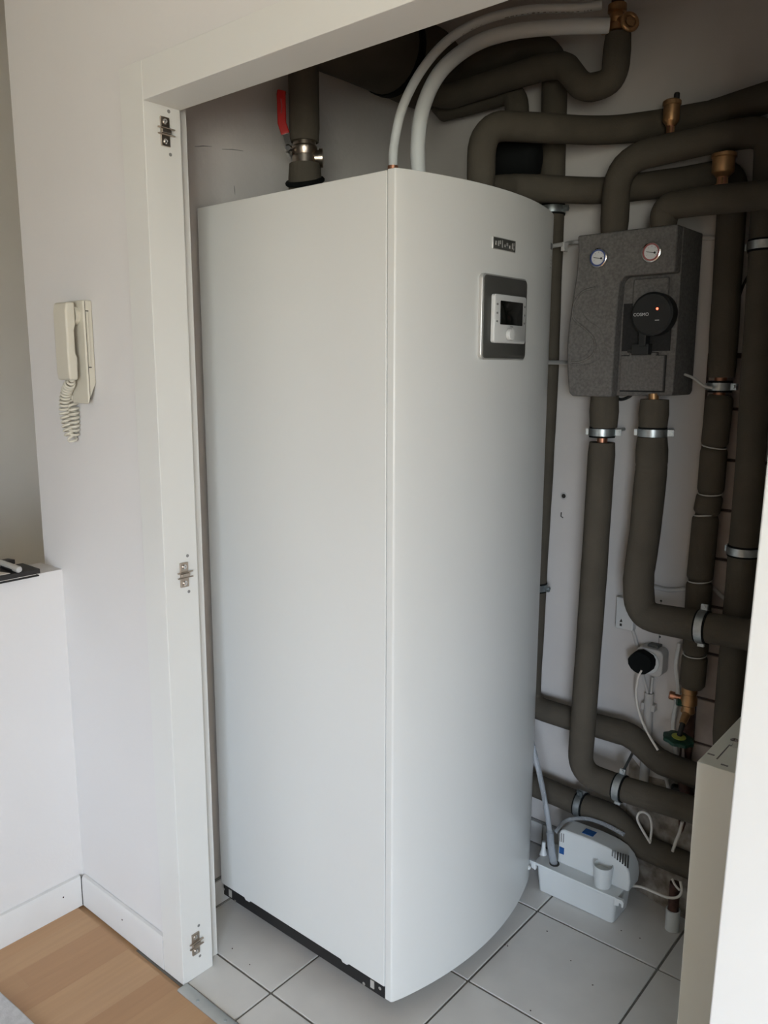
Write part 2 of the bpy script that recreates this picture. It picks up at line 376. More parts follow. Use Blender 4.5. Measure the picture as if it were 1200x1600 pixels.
def curved(name, y0, y1, z0, z1, off0, off1, m, parent, rc=.008, bev=.0012, n=10):
    """rounded-rectangle plate that follows the curved front"""
    pts = []
    for (cy, cz, a0) in ((y1-rc, z1-rc, 0), (y0+rc, z1-rc, 90), (y0+rc, z0+rc, 180), (y1-rc, z0+rc, 270)):
        for k in range(6):
            a = math.radians(a0+90*k/5); pts.append((cy+rc*math.cos(a), cz+rc*math.sin(a)))
    ring = lambda off, ins: [(xf((y0+y1)/2)*.0+xf(p[0])+off, p[0]+(ins if p[0] < (y0+y1)/2 else -ins), p[1]+(ins if p[1] < (z0+z1)/2 else -ins)) for p in pts]
    v = ring(off0, 0)+ring(off1-bev, 0)+ring(off1, bev); k = len(pts)
    f = [(i, (i+1) % k, k+(i+1) % k, k+i) for i in range(k)]+[(k+i, k+(i+1) % k, 2*k+(i+1) % k, 2*k+i) for i in range(k)]
    f += [tuple(range(2*k, 3*k)), tuple(range(k))]
    return finish(name, v, f, m, parent, True, 50)
cp = curved('control_panel', -.338, -.161, 1.470, 1.645, -.001, .009, 'silver', unit, .011)
curved('bezel', -.334, -.163, 1.473, 1.642, .0085, .0102, 'grey', cp, .010, .0008)
ct = curved('controller', -.309, -.181, 1.505, 1.605, .0100, .019, 'ctl', cp, .006, .0018)
curved('screen', -.289, -.199, 1.543, 1.592, .0185, .0196, 'screen', ct, .002, .0004)
kc = Vector((xf(-.254)+.0188, -.254, 1.523)); kn = Vector((1, 2*.605*(-.247-KYC), 0)).normalized()
MB().lathe([(.0125, 0), (.0125, .006), (.0115, .0085), (.006, .0095)], kc, kn, 28).build('knob', 'ctl', ct, True, angle=50)
for (yy, zz) in ((-.3, 1.584), (-.3, 1.566), (-.3, 1.549), (-.19, 1.584), (-.19, 1.566), (-.19, 1.549)):
    curved('button_mark', yy-.003, yy+.003, zz-.002, zz+.002, .0186, .0194, 'mark', ct, .0008, .0002)
curved('knob_mark', -.250, -.240, 1.5385, 1.5405, .0186, .0194, 'mark', ct, .0006, .0002)
lp = curved('logo_plate', -.298, -.210, 1.697, 1.722, -.001, .0025, 'silver', unit, .0012, .0006)
curved('plate_field', -.296, -.212, 1.6985, 1.7205, .002, .0028, 'grey', lp, .001, .0002)
yy = -.292
for (dy, wd, z0, z1) in ((.002, .005, .3, .7), (.012, .004, .25, .75), (.018, .004, .45, .8), (.0265, .0028, .15, .85), (.036, .004, .25, .5), (.044, .006, .4, .7), (.055, .004, .2, .5), (.066, .003, .2, .8), (.073, .002, .5, .85), (.073, .002, .12, .42)):
    curved('letter_stroke', yy+dy, yy+dy+wd, 1.699+.021*z0, 1.699+.021*z1, .0027, .0032, 'silver', lp, .0004, .0001)
for k_, (z0, z1, a, b_) in enumerate(((1.735, 1.75, .018, .04), (1.716, 1.72, .02, .036), (1.708, 1.711, .02, .038), (1.70, 1.703, .02, .038), (1.692, 1.695, .022, .038))):
    curved('print_mark', KY1-b_, KY1-a, z0, z1, -.0005, .0003, 'mark' if k_ == 0 else 'conduit', unit, .001, .0001)
p = W(812, 1349, y=KY1-.02); MB().lathe([(.006, 0), (.006, .004), (.004, .006)], (xf(KY1-.02)-.001, KY1-.02, p.z), (1, 0, 0), 16).build('door_lock', 'enamel', unit, True)
# collars on top for the pipes
# ------------------------------------------------------------------ pipes
def clamp(par, c, ax, r, ear, wall=None, band=.018):
    """two-piece pipe clip: band + rubber lining + bolted ears (+ rod to the wall)"""
    ax = Vector(ax).normalized(); c = Vector(c); ear = Vector(ear); ear = (ear-ax*ear.dot(ax)).normalized(); sd = ax.cross(ear)
    k = MB(); k.lathe([(r, -band/2), (r+.003, -band/2), (r+.003, band/2), (r, band/2)], c, ax, 24)
    o = k.build('pipe_clamp', 'steel', par, True, angle=30)
    k = MB(); k.lathe([(r-.002, -band*.75), (r+.0012, -band*.75), (r+.0012, band*.75), (r-.002, band*.75)], c, ax, 24); k.build('rubber_lining', 'rubber', o, True, angle=30)
    for s_, k_ in ((1, 1), (-1, .55)):
        b = MB()
        for t in (.0032, -.0032):
            q = c+ear*s_*(r+.002+.007*k_)+sd*t
            vs_ = [q+ear*a*.007*k_+ax*b_*band*.42+sd*d*.001 for a in (-1, 1) for b_ in (-1, 1) for d in (-1, 1)]
            b.add(vs_, [(0, 1, 3, 2), (4, 6, 7, 5), (0, 4, 5, 1), (2, 3, 7, 6), (0, 2, 6, 4), (1, 5, 7, 3)])
        if k_ == 1:
            q = c+ear*s_*(r+.010)
            b.lathe([(.0045, -.010), (.0045, -.006), (.0024, -.006), (.0024, .006), (.0045, .006), (.0045, .009)], q, sd, 8)
        b.build('clamp_ear', 'steel', o, True, angle=30)
    if wall is not None:
        w0 = c+Vector((0, r, 0)); MB().tube([w0, (w0.x, wall-.0085, w0.z)], .0045, 10).build('threaded_rod', 'steel', o, True)
    return o
def dirat(pts, p):
    i = min(range(len(pts)-1), key=lambda k: ((pts[k]+pts[k+1])/2-p).length); return (pts[i+1]-pts[i]).normalized(), (pts[i]+pts[i+1])/2
def near(pts, p):
    best = None
    for a, b in zip(pts, pts[1:]):
        d = b-a; t = max(0, min(1, (p-a).dot(d)/max(d.dot(d), 1e-9))); q = a+d*t
        if best is None or (q-p).length < best[0]: best = ((q-p).length, q, d.normalized())
    return best[1], best[2]

PIPEG = None
def pipe(label, pts, r, rad=.06, wob=.02, name='insulated_pipe'):
    p, rr = foam(pts, r, rad, wob)
    t = thing(name, label, 'pipe', pts[0])
    MB().tube(p, rr, 20).build('foam_sleeve', 'foam', t, True, angle=60)
    return t, p
def sleeve(t, pts, r, rad=.06, wob=.02):
    p, rr = foam(pts, r, rad, wob); MB().tube(p, rr, 20).build('foam_sleeve', 'foam', t, True, angle=60); return p
def bare(t, a, b, r, m='copper', name='copper_section'): MB().tube([a, b], r, 16).build(name, m, t, True)

YP = .14   # plane of the pipes that hang from the pump group
# A: left outlet of the pump group
A = thing('insulated_pipe', 'grey foam-covered pipe from the pump group left outlet down to an elbow', 'pipe', W(944, 622, y=YP))
sleeve(A, [W(945, 618, y=YP), W(943, 668, y=YP)], .036, wob=.01)
bare(A, W(943, 660, y=YP), W(940, 700, y=YP), .013)
pA = sleeve(A, [W(941, 691, y=YP), W(929, 880, y=YP), W(913, 1105, y=YP), W(905, 1207, y=YP), W(972, 1232, y=YP), W(1085, 1266, y=YP), Vector((.92, YP, W(1085, 1266, y=YP).z-.01))], .0335, rad={3: .085, 'd': .2}, wob=.015)
clamp(A, W(941, 675, y=YP), (0, 0, 1), .031, (1, .25, 0), YB)
q, d = near(pA, W(969, 1230, y=YP)); clamp(A, q, d, .0345, (0, .25, 1), None)
MB().tube([q+Vector((0, .02, .045)), Vector((q.x-.012, YB-.004, q.z+.075))], .004, 8).build('threaded_rod', 'steel', A, True)
# B: right outlet
B = thing('insulated_pipe', 'thick grey foam-covered pipe curving from the pump group right outlet to the right', 'pipe', W(1022, 622, y=YP))
bare(B, W(1021, 615, y=YP), W(1022, 640, y=YP), .012, 'brass')
sleeve(B, [W(1023, 624, y=YP), W(1020, 669, y=YP)], .0355, wob=.02)
pB = sleeve(B, [W(1019, 683, y=YP), W(1018, 730, y=YP), W(1008, 830, y=YP), W(997, 905, y=YP), W(1000, 962, y=YP), W(1090, 978, y=YP), W(1165, 991, y=YP), Vector((.92, YP, W(1165, 991, y=YP).z-.005))], .0375, rad={4: .075, 'd': .3}, wob=.02)
clamp(B, W(1019.5, 676, y=YP), (0, 0, 1), .033, (1, .25, 0), YB)
q, d = near(pB, W(1098, 979, y=YP)); clamp(B, q, d, .0385, (0, .15, 1), None)
# E/D: left port up, across, down
YE = .15
PGT = W(1063, 349, y=.098).z+.0006   # top of the pump group
top = W(966, 262, y=YE)
E_, pE = pipe('dark foam-covered pipe arching above the pump group carrying an air vent, then dropping down',
     [Vector((W(960, 352, y=YE).x, YE, PGT)), Vector((W(960, 352, y=YE).x, YE, W(965, 250, y=YE).z)), W(1130, 213, y=.18), W(1205, 203, y=.214), W(1198, 330, y=.214), W(1170, 760, y=.214), W(1140, 1090, y=.214), W(1134, 1166, y=.214)],
     .033, rad={1: .085, 2: .3, 3: .06, 'd': .2})
for u, v in ((1190, 384), (1157, 860)):
    q, d = near(pE, W(u, v, y=.214)); clamp(E_, q, d, .034, (1, -.2, 0), YB)
# F: right port
F_, pF = pipe('dark foam-covered pipe bending from the pump group right port towards the door frame',
     [Vector((W(1037, 352, y=.13).x, .13, PGT)), Vector((W(1037, 352, y=.13).x, .13, W(1036, 323, y=.13).z)), W(1100, 314, y=.12), W(1200, 304, y=.11), Vector((.9, .11, W(1200, 304, y=.11).z+.01))], .031, rad={1: .06, 'd': .2})
# G/C
YG = .222
G, pG = pipe('dark foam-covered pipe from the unit top running along the wall and down, bound with wire',
     [W(778, 300, y=-.06)+Vector((-.03, -.03, -.0)), W(800, 293, y=.02), W(945, 299, y=YG), W(1060, 284, y=YG), W(1146, 268, y=YG), W(1143, 330, y=YG), W(1127, 590, y=YG)], .032, rad={2: .12, 4: .055, 'd': .1})
seg = [(1125, 617), (1116, 698), (1110, 771), (1103, 804), (1093, 907), (1086, 1022), (1081, 1074)]
bare(G, W(1127, 585, y=YG), W(1123, 625, y=YG), .014)
for (a, b_) in zip(seg, seg[1:]):
    pa, pb = W(*a, y=YG), W(*b_, y=YG); L = (pb-pa).length; k = max(5, int(L/.015))
    pts = [pa.lerp(pb, i/k) for i in range(k+1)]
    rr = [.0315*(1-.22*math.exp(-(i/k*L/.007)**2)-.22*math.exp(-((1-i/k)*L/.007)**2)) for i in range(k+1)]
    pts2, rr2 = [], []
    for i in range(25):
        t = i/24; t = .5-.5*math.cos(math.pi*t); pts2.append(pa.lerp(pb, t)); dd = t*L; rr2.append(.0315*(1-.2*math.exp(-(dd/.006)**2)-.2*math.exp(-((L-dd)/.006)**2)))
    MB().tube(pts2, rr2, 20).build('foam_sleeve', 'foam', G, True, angle=60)
for a in seg[1:-1]:
    q = W(*a, y=YG); tilt = Vector((random.uniform(-.15, .15), random.uniform(-.1, .1), 1)).normalized()
    ring = []; a1 = tilt.orthogonal().normalized(); b1_ = tilt.cross(a1)
    ring = [q+(a1*math.cos(t*math.pi/12)+b1_*math.sin(t*math.pi/12))*.0275 for t in range(25)]
    MB().tube(ring, .0016, 6, caps=False).build('tie_wire', 'white', G, True)
clamp(G, W(1125, 604, y=YG), (0, 0, 1), .026, (1, -.2, 0), YB)
# H
H, pH = pipe('dark foam-covered pipe rising from the unit top and running right below the ceiling',
     [W(751, 300, y=-.13), W(753, 195, y=-.13), W(960, 206, y=.228), W(1110, 181, y=.232), W(1200, 152, y=.232), Vector((.9, .232, W(1200, 152, y=.232).z+.06))], .033, rad={1: .075, 2: .3, 'd': .25})
# K/L
YK = .217
K, pK = pipe('long dark foam-covered pipe at the unit back edge, dropping and bending right near the floor',
     [Vector((-.50, YK, W(660, 124, y=YK).z)), W(700, 113, y=YK), W(868, 66, y=YK), W(862, 330, y=YK), W(852, 620, y=YK), W(836, 910, y=YK), W(826, 1102, y=YK), W(890, 1122, y=YK), W(985, 1148, y=YK), W(1030, 1190, y=YK), W(1085, 1211, y=YK), Vector((.9, YK, W(1085, 1211, y=YK).z-.02))],
     .033, rad={2: .085, 6: .05, 8: .09, 9: .09, 'd': .3})
q, d = near(pK, W(868, 328, y=YK)); clamp(K, q, d, .034, (1, -.1, 0), YB)
q, d = near(pK, W(838, 916, y=YK)); clamp(K, q, d, .0335, (1, -.1, 0), YB)
# N
N_, pN = pipe('dark foam-covered pipe with a dip below the brass stopcock near the ceiling',
     [W(966, 54, y=.11), W(960, 128, y=.11), W(912, 140, y=.11), W(882, 101, y=.11), W(845, 106, y=.11), W(700, 152, y=.11), Vector((-.47, .11, W(640, 170, y=.11).z+.02))], .031, rad={1: .06, 2: .06, 3: .05, 'd': .2})
# O
O_, pO = pipe('dark foam-covered pipe bending down behind the riser on the unit top',
     [Vector((-.48, .178, W(640, 178, y=.15).z)), W(690, 172, y=.178), W(806, 140, y=.178), W(810, 216, y=.178), W(810, 240, y=.178)], .031, rad={1: .2, 2: .05, 'd': .06})
# S
S_, pS = pipe('lowest grey foam-covered pipe running behind the condensate pump',
     [Vector((-.6, .215, W(825, 1222, y=.215).z)), W(825, 1222, y=.215), W(905, 1256, y=.215), W(960, 1276, y=.215), W(1002, 1322, y=.215), W(1075, 1352, y=.215), Vector((.9, .21, W(1075, 1352, y=.21).z-.02))], .034, rad={3: .09, 4: .08, 'd': .3})
q, d = near(pS, W(910, 1257, y=.222)); clamp(S_, q, d, .035, (0, -.3, 1), None)
# duct in the dark corner
D_ = thing('air_duct', 'wide dark insulated duct under the closet ceiling behind the door head', 'duct', (-.53, -.2, 2.27))
dp, dr = foam([Vector((-.53, -.62, 2.275)), Vector((-.53, .19, 2.275))], .105, .05, .01)
MB().tube(dp, dr, 32).build('duct_sleeve', 'foam', D_, True)
for yy in (-.45, .0): MB().lathe([(.106, -.012), (.1085, -.012), (.1085, .012), (.106, .012)], (-.53, yy, 2.275), (0, 1, 0), 32).build('joint_band', 'rubber', D_, True, angle=30)
# black cylindrical housing behind the riser
BX = thing('pump_motor', 'black cylindrical motor housing behind the pipes above the unit', 'motor', W(790, 280, y=.03))
a, b_ = W(768, 249, y=.085), W(846, 247, y=.125); ax = (b_-a).normalized(); L = (b_-a).length
MB().lathe([(.045, -.01), (.056, 0), (.056, L*.72), (.0535, L*.85), (.044, L*.95), (.02, L)], a, ax, 28).build('housing', 'rubber', BX, True, angle=50)
MB().tube([a.lerp(b_, .3)+Vector((0, .03, 0)), Vector((a.lerp(b_, .3).x, YB-.002, a.lerp(b_, .3).z))], .02, 20).build('wall_bracket', 'rubber', BX, True)

# thick pipe with red ball valve
XV = -.56
v0 = W(475, 290, x=XV); v1 = W(476, 110, x=XV); vx, vy = XV, (v0.y+v1.y)/2
V = thing('ball_valve_pipe', 'thick dark insulated pipe with a nickel ball valve and red lever', 'pipe', (vx, vy, KT))
zc = W(480, 240, x=XV).z; zs = W(476, 222, x=XV).z
up_, ur_ = foam([Vector((vx, vy, zs)), Vector((vx, vy, 2.19))], .037, .05, .012); MB().tube(up_, ur_, 28).build('foam_sleeve', 'foam', V, True, angle=60)
lo_, lr_ = foam([Vector((vx, vy, KT+.001)), Vector((vx, vy, W(480, 258, x=XV).z))], .041, .05, .01); MB().tube(lo_, lr_, 28).build('foam_sleeve', 'foam', V, True, angle=60)
vb = MB().lathe([(.026, -.03), (.031, -.028), (.031, -.008), (.028, -.006), (.032, .006), (.032, .012), (.028, .016), (.028, .03)], (vx, vy, zc), n=8 and 28).build('valve_body', 'nickel', V, True, angle=30)
rt = Vector((RX.x, RX.y, 0)).normalized()
MB().lathe([(.018, .018), (.018, .036), (.022, .036), (.022, .045), (.012, .047)], (vx, vy, zc-.012), rt, 20).build('union_nut', 'nickel', vb, True, angle=30)
lv = Vector((vx, vy, zc))-rt*.036; tw = -Vector((RZ.x, RZ.y, 0)).normalized()
MB().lathe([(.009, -.03), (.009, .024), (.0105, .024), (.0105, .034), (.006, .040)], lv+tw*.004, tw, 14).build('valve_stem', 'chrome', V, True, angle=30)
def strap(name, pts, wd, th, m, par, nrm):
    k = MB(); n = Vector(nrm).normalized(); pts = [Vector(p) for p in pts]
    vs_ = []; fs = []
    for i, p in enumerate(pts):
        t = (pts[min(i+1, len(pts)-1)]-pts[max(i-1, 0)]).normalized(); s_ = t.cross(n).normalized()
        vs_ += [p+s_*wd/2+n*th/2, p-s_*wd/2+n*th/2, p-s_*wd/2-n*th/2, p+s_*wd/2-n*th/2]
        if i: b = 4*(i-1); fs += [(b+j, b+(j+1) % 4, b+4+(j+1) % 4, b+4+j) for j in range(4)]
    fs += [(0, 1, 2, 3), tuple(range(4*len(pts)-4, 4*len(pts)))]
    return k.add(vs_, fs).build(name, m, par, bevel=th*.25)
zl0, zl1 = W(452, 206, x=XV).z, W(449, 140, x=XV).z
strap('lever_arm', [lv+tw*.036, lv+tw*.036+Vector((0, 0, .012)), Vector((lv.x, lv.y, zl0+.012))-rt*.010+tw*.036], .015, .003, 'chrome', V, tw)
lev = strap('lever_grip', [p_+tw*.022 for p_ in [Vector((lv.x, lv.y, zl0-.004))-rt*.006+tw*.014, Vector((lv.x, lv.y, zl0+.02))-rt*.014+tw*.014, Vector((lv.x, lv.y, zl1-.01))-rt*.015+tw*.014, Vector((lv.x, lv.y, zl1))-rt*.013+tw*.014]], .021, .011, 'red', V, tw)
mid = Vector((lv.x, lv.y, (zl0+zl1)/2+.01))-rt*.015+tw*.0425
MB().tube([mid-Vector((0, 0, .016)), mid+rt*.002, mid+Vector((0, 0, .016))], .0012, 6).build('grip_mark', 'redrim', lev)
# black strap around lower sleeve
ring = [Vector((vx+.0425*math.cos(t), vy+.0425*math.sin(t), v0.z+.010+.016*math.sin(t-.4))) for t in [k*math.pi/16 for k in range(33)]]
MB().tube(ring, .0065, 8, False).build('cable_strap', 'rubber', V, True)

# white hoses on the unit top
h1 = tag(MB().tube(smooth_path([W(654, 275, y=-.30), W(653, 225, y=-.30), W(662, 165, y=-.27), W(690, 110, y=-.22), W(740, 70, y=-.13), W(800, 50, y=-.05), W(880, 42, y=.03), W(952, 40, y=.085)]), .0165, 18).build('water_hose', 'hose', None, True, angle=60), 'thick white hose rising from the unit top and arching to the brass stopcock', 'hose')
pth = smooth_path([W(614, 264, y=-.36), W(616, 225, y=-.355), W(630, 165, y=-.33), W(662, 105, y=-.27), W(706, 58, y=-.19), W(762, 29, y=-.1), W(830, 15, y=-.0), W(900, 13, y=.06), W(940, 8, y=.09)])
h2 = thing('water_hose', 'thin white printed hose arching beside the thicker hose', 'hose', pth[0])
MB().tube(pth, .010, 16).build('hose_tube', 'hose', h2, True, angle=60)
MB().tube([pth[0]-Vector((0, 0, .035)), pth[0]+Vector((0, 0, .006))], .0115, 14).build('copper_end', 'copper', h2, True)
for i in range(30, 62):
    if random.random() < .75 and i+1 < len(pth):
        a = pth[i]; t = (pth[i+1]-a); vdir = (CAM-a).normalized(); sdn = t.cross(vdir).normalized(); sdn = sdn if sdn.z < 0 else -sdn
        o = (vdir*.72+sdn*.69).normalized()*.0101
        MB().tube([a+o+t*.15, a+o+t*random.uniform(.4, .85)], random.uniform(.0008, .0016), 5).build('print_mark', 'mark', h2)
# brass stopcock
sv = W(964, 30, y=.11)
ST = thing('stopcock', 'brass stopcock with round handwheel on the ceiling pipe', 'valve', sv)
MB().tube([Vector((sv.x, sv.y, W(966, 56, y=.11).z)), Vector((sv.x, sv.y, CE-.002))], .014, 16).build('riser', 'oldcopper', ST, True)
MB().lathe([(.017, -.028), (.021, -.026), (.021, -.012), (.016, -.01), (.019, .0), (.016, .012), (.021, .014), (.021, .03), (.016, .032)], sv, n=20).build('valve_body', 'brass', ST, True, angle=30)
hc = W(984, 34, y=.075); hx = (CAM-hc).normalized(); hx = Vector((.75, -.6, .15)).normalized()
MB().tube([sv, hc], .008, 12).build('spindle', 'brass', ST, True)
hw = MB(); a1 = hx.orthogonal().normalized(); b1_ = hx.cross(a1)
hw.tube([hc+(a1*math.cos(k*math.pi/12)+b1_*math.sin(k*math.pi/12))*.017 for k in range(25)], .0055, 10, False)
for k in range(4): hw.tube([hc, hc+(a1*math.cos(k*math.pi/2)+b1_*math.sin(k*math.pi/2))*.017], .003, 8)
hw.lathe([(.0105, -.006), (.0105, .004), (.007, .006)], hc, hx, 16)
hw.build('handwheel', 'brass', ST, True)
MB().lathe([(.006, 0), (.0085, .004), (.0085, .014), (.005, .018)], W(950, 46, y=.11), (-.9, -.4, -.2), 12).build('drain_plug', 'brass', ST, True, angle=30)

# air vents
def vent(px, y, label, hgt, r, cap):
    base = W(*px, y=y); t = thing('air_vent', label, 'air vent', base, 'brass air vents on the pipes above the pump group')
    z = hgt
    MB().lathe([(r*.62, -.012), (r*.62, 0), (r*.78, .001), (r*.78, .004), (r*.5, .005), (r*.5, z*.38)], base, n=20).build('stem', 'copper', t, True, angle=30)
    MB().lathe([(r*.55, z*.02), (r*.55, z*.26)], base, n=6).build('hex_nut', 'brass', t)
    MB().lathe([(r*.6, z*.28), (r*.72, z*.34), (r*.95, z*.40), (r, z*.44), (r, z*.84), (r*1.12, z*.86), (r*1.12, z*.96), (r*.9, z)], base, n=28).build('float_chamber', 'brass', t, True, angle=30)
    if cap: MB().lathe([(.0065, z*.98), (.0065, z*1.15), (.005, z*1.18)], base+Vector((r*.55, 0, 0)), n=14).build('vent_cap', 'black', t, True, angle=30)
    return t
q, d = near(pE, W(1047, 228, y=.16)); 
vent((1047, 213), q.y, 'slim brass air vent with a black cap on the upper pipe', .078, .0185, True)
q, d = near(pG, W(1128, 275, y=YG))
vent((1128, 292), .162, 'wider brass air vent without cap below the arching pipe', .072, .024, False)

# ------------------------------------------------------------------ pump group
PG = thing('pump_group', 'dark grey foam pump group with two thermometers and black circulator on the wall', 'pump group', (.10, .19, 1.38))
YF1, YF2 = .098, .135
def xz(u, v, y=YF1): p = W(u, v, y=y); return (p.x, p.z)
outl = [xz(*p) for p in ((907, 362), (1063, 349), (1050, 470), (1040, 612), (1037, 619), (893, 619), (888, 613), (886, 585), (885, 545), (888, 510), (895, 462), (900, 430), (903, 392), (902, 368))]
xr = sum(p[0] for p in outl[1:4])/3
outl[1] = (xr, outl[1][1]); outl[2] = (xr, outl[2][1]); outl[3] = (xr, outl[3][1]); outl[4] = (xr-.004, outl[4][1])
zt = outl[1][1]; zb = outl[5][1]; outl[0] = (outl[0][0], zt-.001)
MB().prism(outl, 1, YF2, YB-.016).build('rear_shell', 'epp', PG, bevel=.004)
rx0, rz1 = xz(968, 432); rx1 = xr-.0045
Lp = [outl[0], outl[1], (xr, rz1+.001), (rx0+.012, rz1), (rx0, rz1-.012), (rx0-.004, rz1-.09), (rx0-.006, zb)] + outl[5:]
fs_ = MB().prism(Lp, 1, YF1, YF2+.001).build('front_shell', 'epp', PG, bevel=.006, seg=3)
# recessed cover and its joint
c0, c1 = xz(973, 556, YF2), xz(1037, 611, YF2); n0 = xz(986, 551, YF2); n1 = xz(1028, 551, YF2)
cv = [(c0[0], c1[1]), (c1[0], c1[1]), (c1[0], c0[1]), (n1[0], c0[1]), (n1[0], n1[1]), (n0[0], n1[1]), (n0[0], c0[1]), (c0[0], c0[1])]
mc = (sum(p[0] for p in cv)/8, sum(p[1] for p in cv)/8)
MB().prism([(mc[0]+(p[0]-mc[0])*1.05, mc[1]+(p[1]-mc[1])*1.05) for p in cv], 1, YF2-.0015, YF2+.001).build('cover_joint', 'eppd', PG)
MB().prism([(p[0], p[1]) for p in cv], 1, YF2-.010, YF2+.001).build('lower_cover', 'epp', PG, bevel=.002)
# black cut-out behind the pump
k0, k1 = xz(976, 475, YF2), xz(1047, 548, YF2)
box('pump_recess', k0[0], min(k1[0], xr-.006), YF2-.004, YF2+.001, k1[1], k0[1], 'eppd', PG)
k0, k1 = xz(993, 437, YF2), xz(1045, 478, YF2); box('upper_cover', k0[0], min(k1[0], xr-.008), YF2-.012, YF2+.001, k1[1], k0[1], 'epp', PG, bevel=.004)
pc = W(1015, 490, y=YF1-.012)
ph_ = MB().lathe([(.046, .0), (.050, .004), (.050, .034), (.045, .038)], Vector((pc.x, YF2-.002, pc.z)), (0, -1, 0), 40).build('circulator', 'black', PG, True, angle=30)
yf = YF2-.002-.0385
text('brand_lettering', 'COSMO', .0105, (pc.x-.024, yf, pc.z-.001), (1, 0, 0), (0, 0, 1), 'dial', ph_)
MB().lathe([(.0026, 0), (.0026, .001), (.001, .0014)], (pc.x+.014, yf+.0004, pc.z+.011), (0, -1, 0), 12).build('status_light', 'led', ph_, True)
box('indicator', pc.x+.010, pc.x+.020, yf-.0004, yf+.0006, pc.z-.0155, pc.z-.0142, 'dial', ph_)
p0 = W(1000, 548, y=YF2-.02)
box('cable_plug', p0.x-.018, p0.x+.024, YF2-.030, YF2-.004, p0.z-.010, p0.z+.016, 'black', PG, bevel=.002)
box('plug_neck', p0.x+.0, p0.x+.018, YF2-.034, YF2-.006, p0.z+.010, p0.z+.045, 'black', PG, bevel=.002)
box('plug_tab', p0.x-.032, p0.x-.012, YF2-.020, YF2-.008, p0.z-.004, p0.z+.004, 'black', PG, bevel=.001)
# thermometers
for (u, v, rim, lab) in ((935, 403, 'blue', 'thermometer dial with blue ring'), (1018, 394, 'redrim', 'thermometer dial with red ring')):
    p = W(u, v, y=YF1-.008); p = Vector((p.x, YF1+.001, p.z)); r = .0225
    g = MB().lathe([(r, 0), (r, .012), (r*.9, .013), (r*.88, .0115), (.001, .0112)], p, (0, -1, 0), 32).build('thermometer', 'chrome', PG, True, angle=30); g['label'] = lab
    MB().lathe([(r*.86, .0113), (r*.86, .0124), (r*.72, .0125), (r*.72, .0113)], p, (0, -1, 0), 32).build('colour_ring', rim, g)
    MB().lathe([(r*.80, .0112), (r*.80, .0122), (.001, .0123)], p+Vector((.0015, 0, 0)), (0, -1, 0), 32).build('dial_face', 'dial', g)
    yd = p.y-.0128
    MB().tube([(p.x-r*.45, yd, p.z+.001), (p.x+r*.5, yd, p.z-.0025)], .0006, 6).build('needle', 'black', g)
    MB().lathe([(.0026, 0), (.002, .001)], (p.x+r*.38, yd+.0006, p.z-.002), (0, -1, 0), 10).build('needle_hub', 'black', g)
    for k in range(7):
        a_ = math.radians(210-k*40); MB().tube([(p.x+.0015+math.cos(a_)*r*.5, yd+.0003, p.z+math.sin(a_)*r*.5), (p.x+.0015+math.cos(a_)*r*.62, yd+.0003, p.z+math.sin(a_)*r*.62)], .00045, 5).build('scale_mark', 'mark', g)
# embossed S curves
def emb(pxs, r): MB().tube(smooth_path([W(u, v, y=YF1-.0002) for u, v in pxs]), r, 6).build('embossed_line', 'epp', fs_, True)
emb(((930, 449), (912, 455), (899, 470), (895, 488), (898, 500), (915, 515), (927, 528), (930, 543), (924, 556), (908, 565), (893, 566)), .003)
emb(((912, 470), (909, 485), (918, 500), (935, 512), (943, 528), (944, 545), (936, 560), (918, 569), (900, 571)), .0015)
emb(((925, 540), (917, 553), (903, 561), (892, 562)), .001)

# rails and cables between unit and pump group
def cable(name, label, cat, pts, r, m, n=8): return tag(MB().tube(smooth_path(pts), r, 12).build(name, m, None, True, angle=60), label, cat)
c1_ = thing('cable_conduit', 'thin grey conduit running behind the pump group top', 'conduit', W(850, 386, y=.13))
MB().tube(smooth_path([W(846, 388, y=.10), W(866, 384, y=.150), W(884, 381, y=.20), W(905, 378, y=.262), W(1000, 372, y=.2715), W(1092, 372, y=.2715), W(1180, 370, y=.272), W(1240, 372, y=.272)]), .0055, 12).build('tube', 'conduit', c1_, True)
box('conduit_clip', *[f(W(882, 384, y=.19).x) for f in (lambda a: a-.005, lambda a: a+.005)], 0.18, .20, W(882, 384, y=.19).z-.014, W(882, 384, y=.19).z+.008, 'conduit', c1_, bevel=.001)
tag(MB().tube([W(848, 566, y=.09), W(905, 567, y=.22)], .0055, 12).build('mounting_rod', 'silver', None, True), 'shiny steel rod between the unit and the pump group', 'rod')
cable('sensor_cable', 'thin grey cable from the pump group to the pipe clamp', 'cable', [W(1070, 585, y=.2), W(1084, 591, y=.19), W(1100, 603, y=.18), W(1113, 606, y=.185)], .0032, 'conduit')
cable('pump_cable', 'short black cable hanging under the pump group', 'cable', [W(955, 614, y=.2), W(968, 624, y=.2), W(983, 620, y=.2), W(990, 612, y=.2)], .004, 'black')
cable('wall_cable', 'grey cable sagging across the back wall above the socket', 'cable', [W(1018, 916, y=.270), W(1045, 922, y=.268), W(1072, 920, y=.27), W(1110, 918, y=.27), W(1128, 932, y=.268), W(1160, 955, y=.268)], .0055, 'conduit')
cable('wall_cable', 'dark cable hanging behind the vertical pipes at the pump group height', 'cable', [W(1195, 395, y=.272), W(1172, 425, y=.27), W(1155, 465, y=.272), W(1148, 520, y=.272)], .003, 'dark')
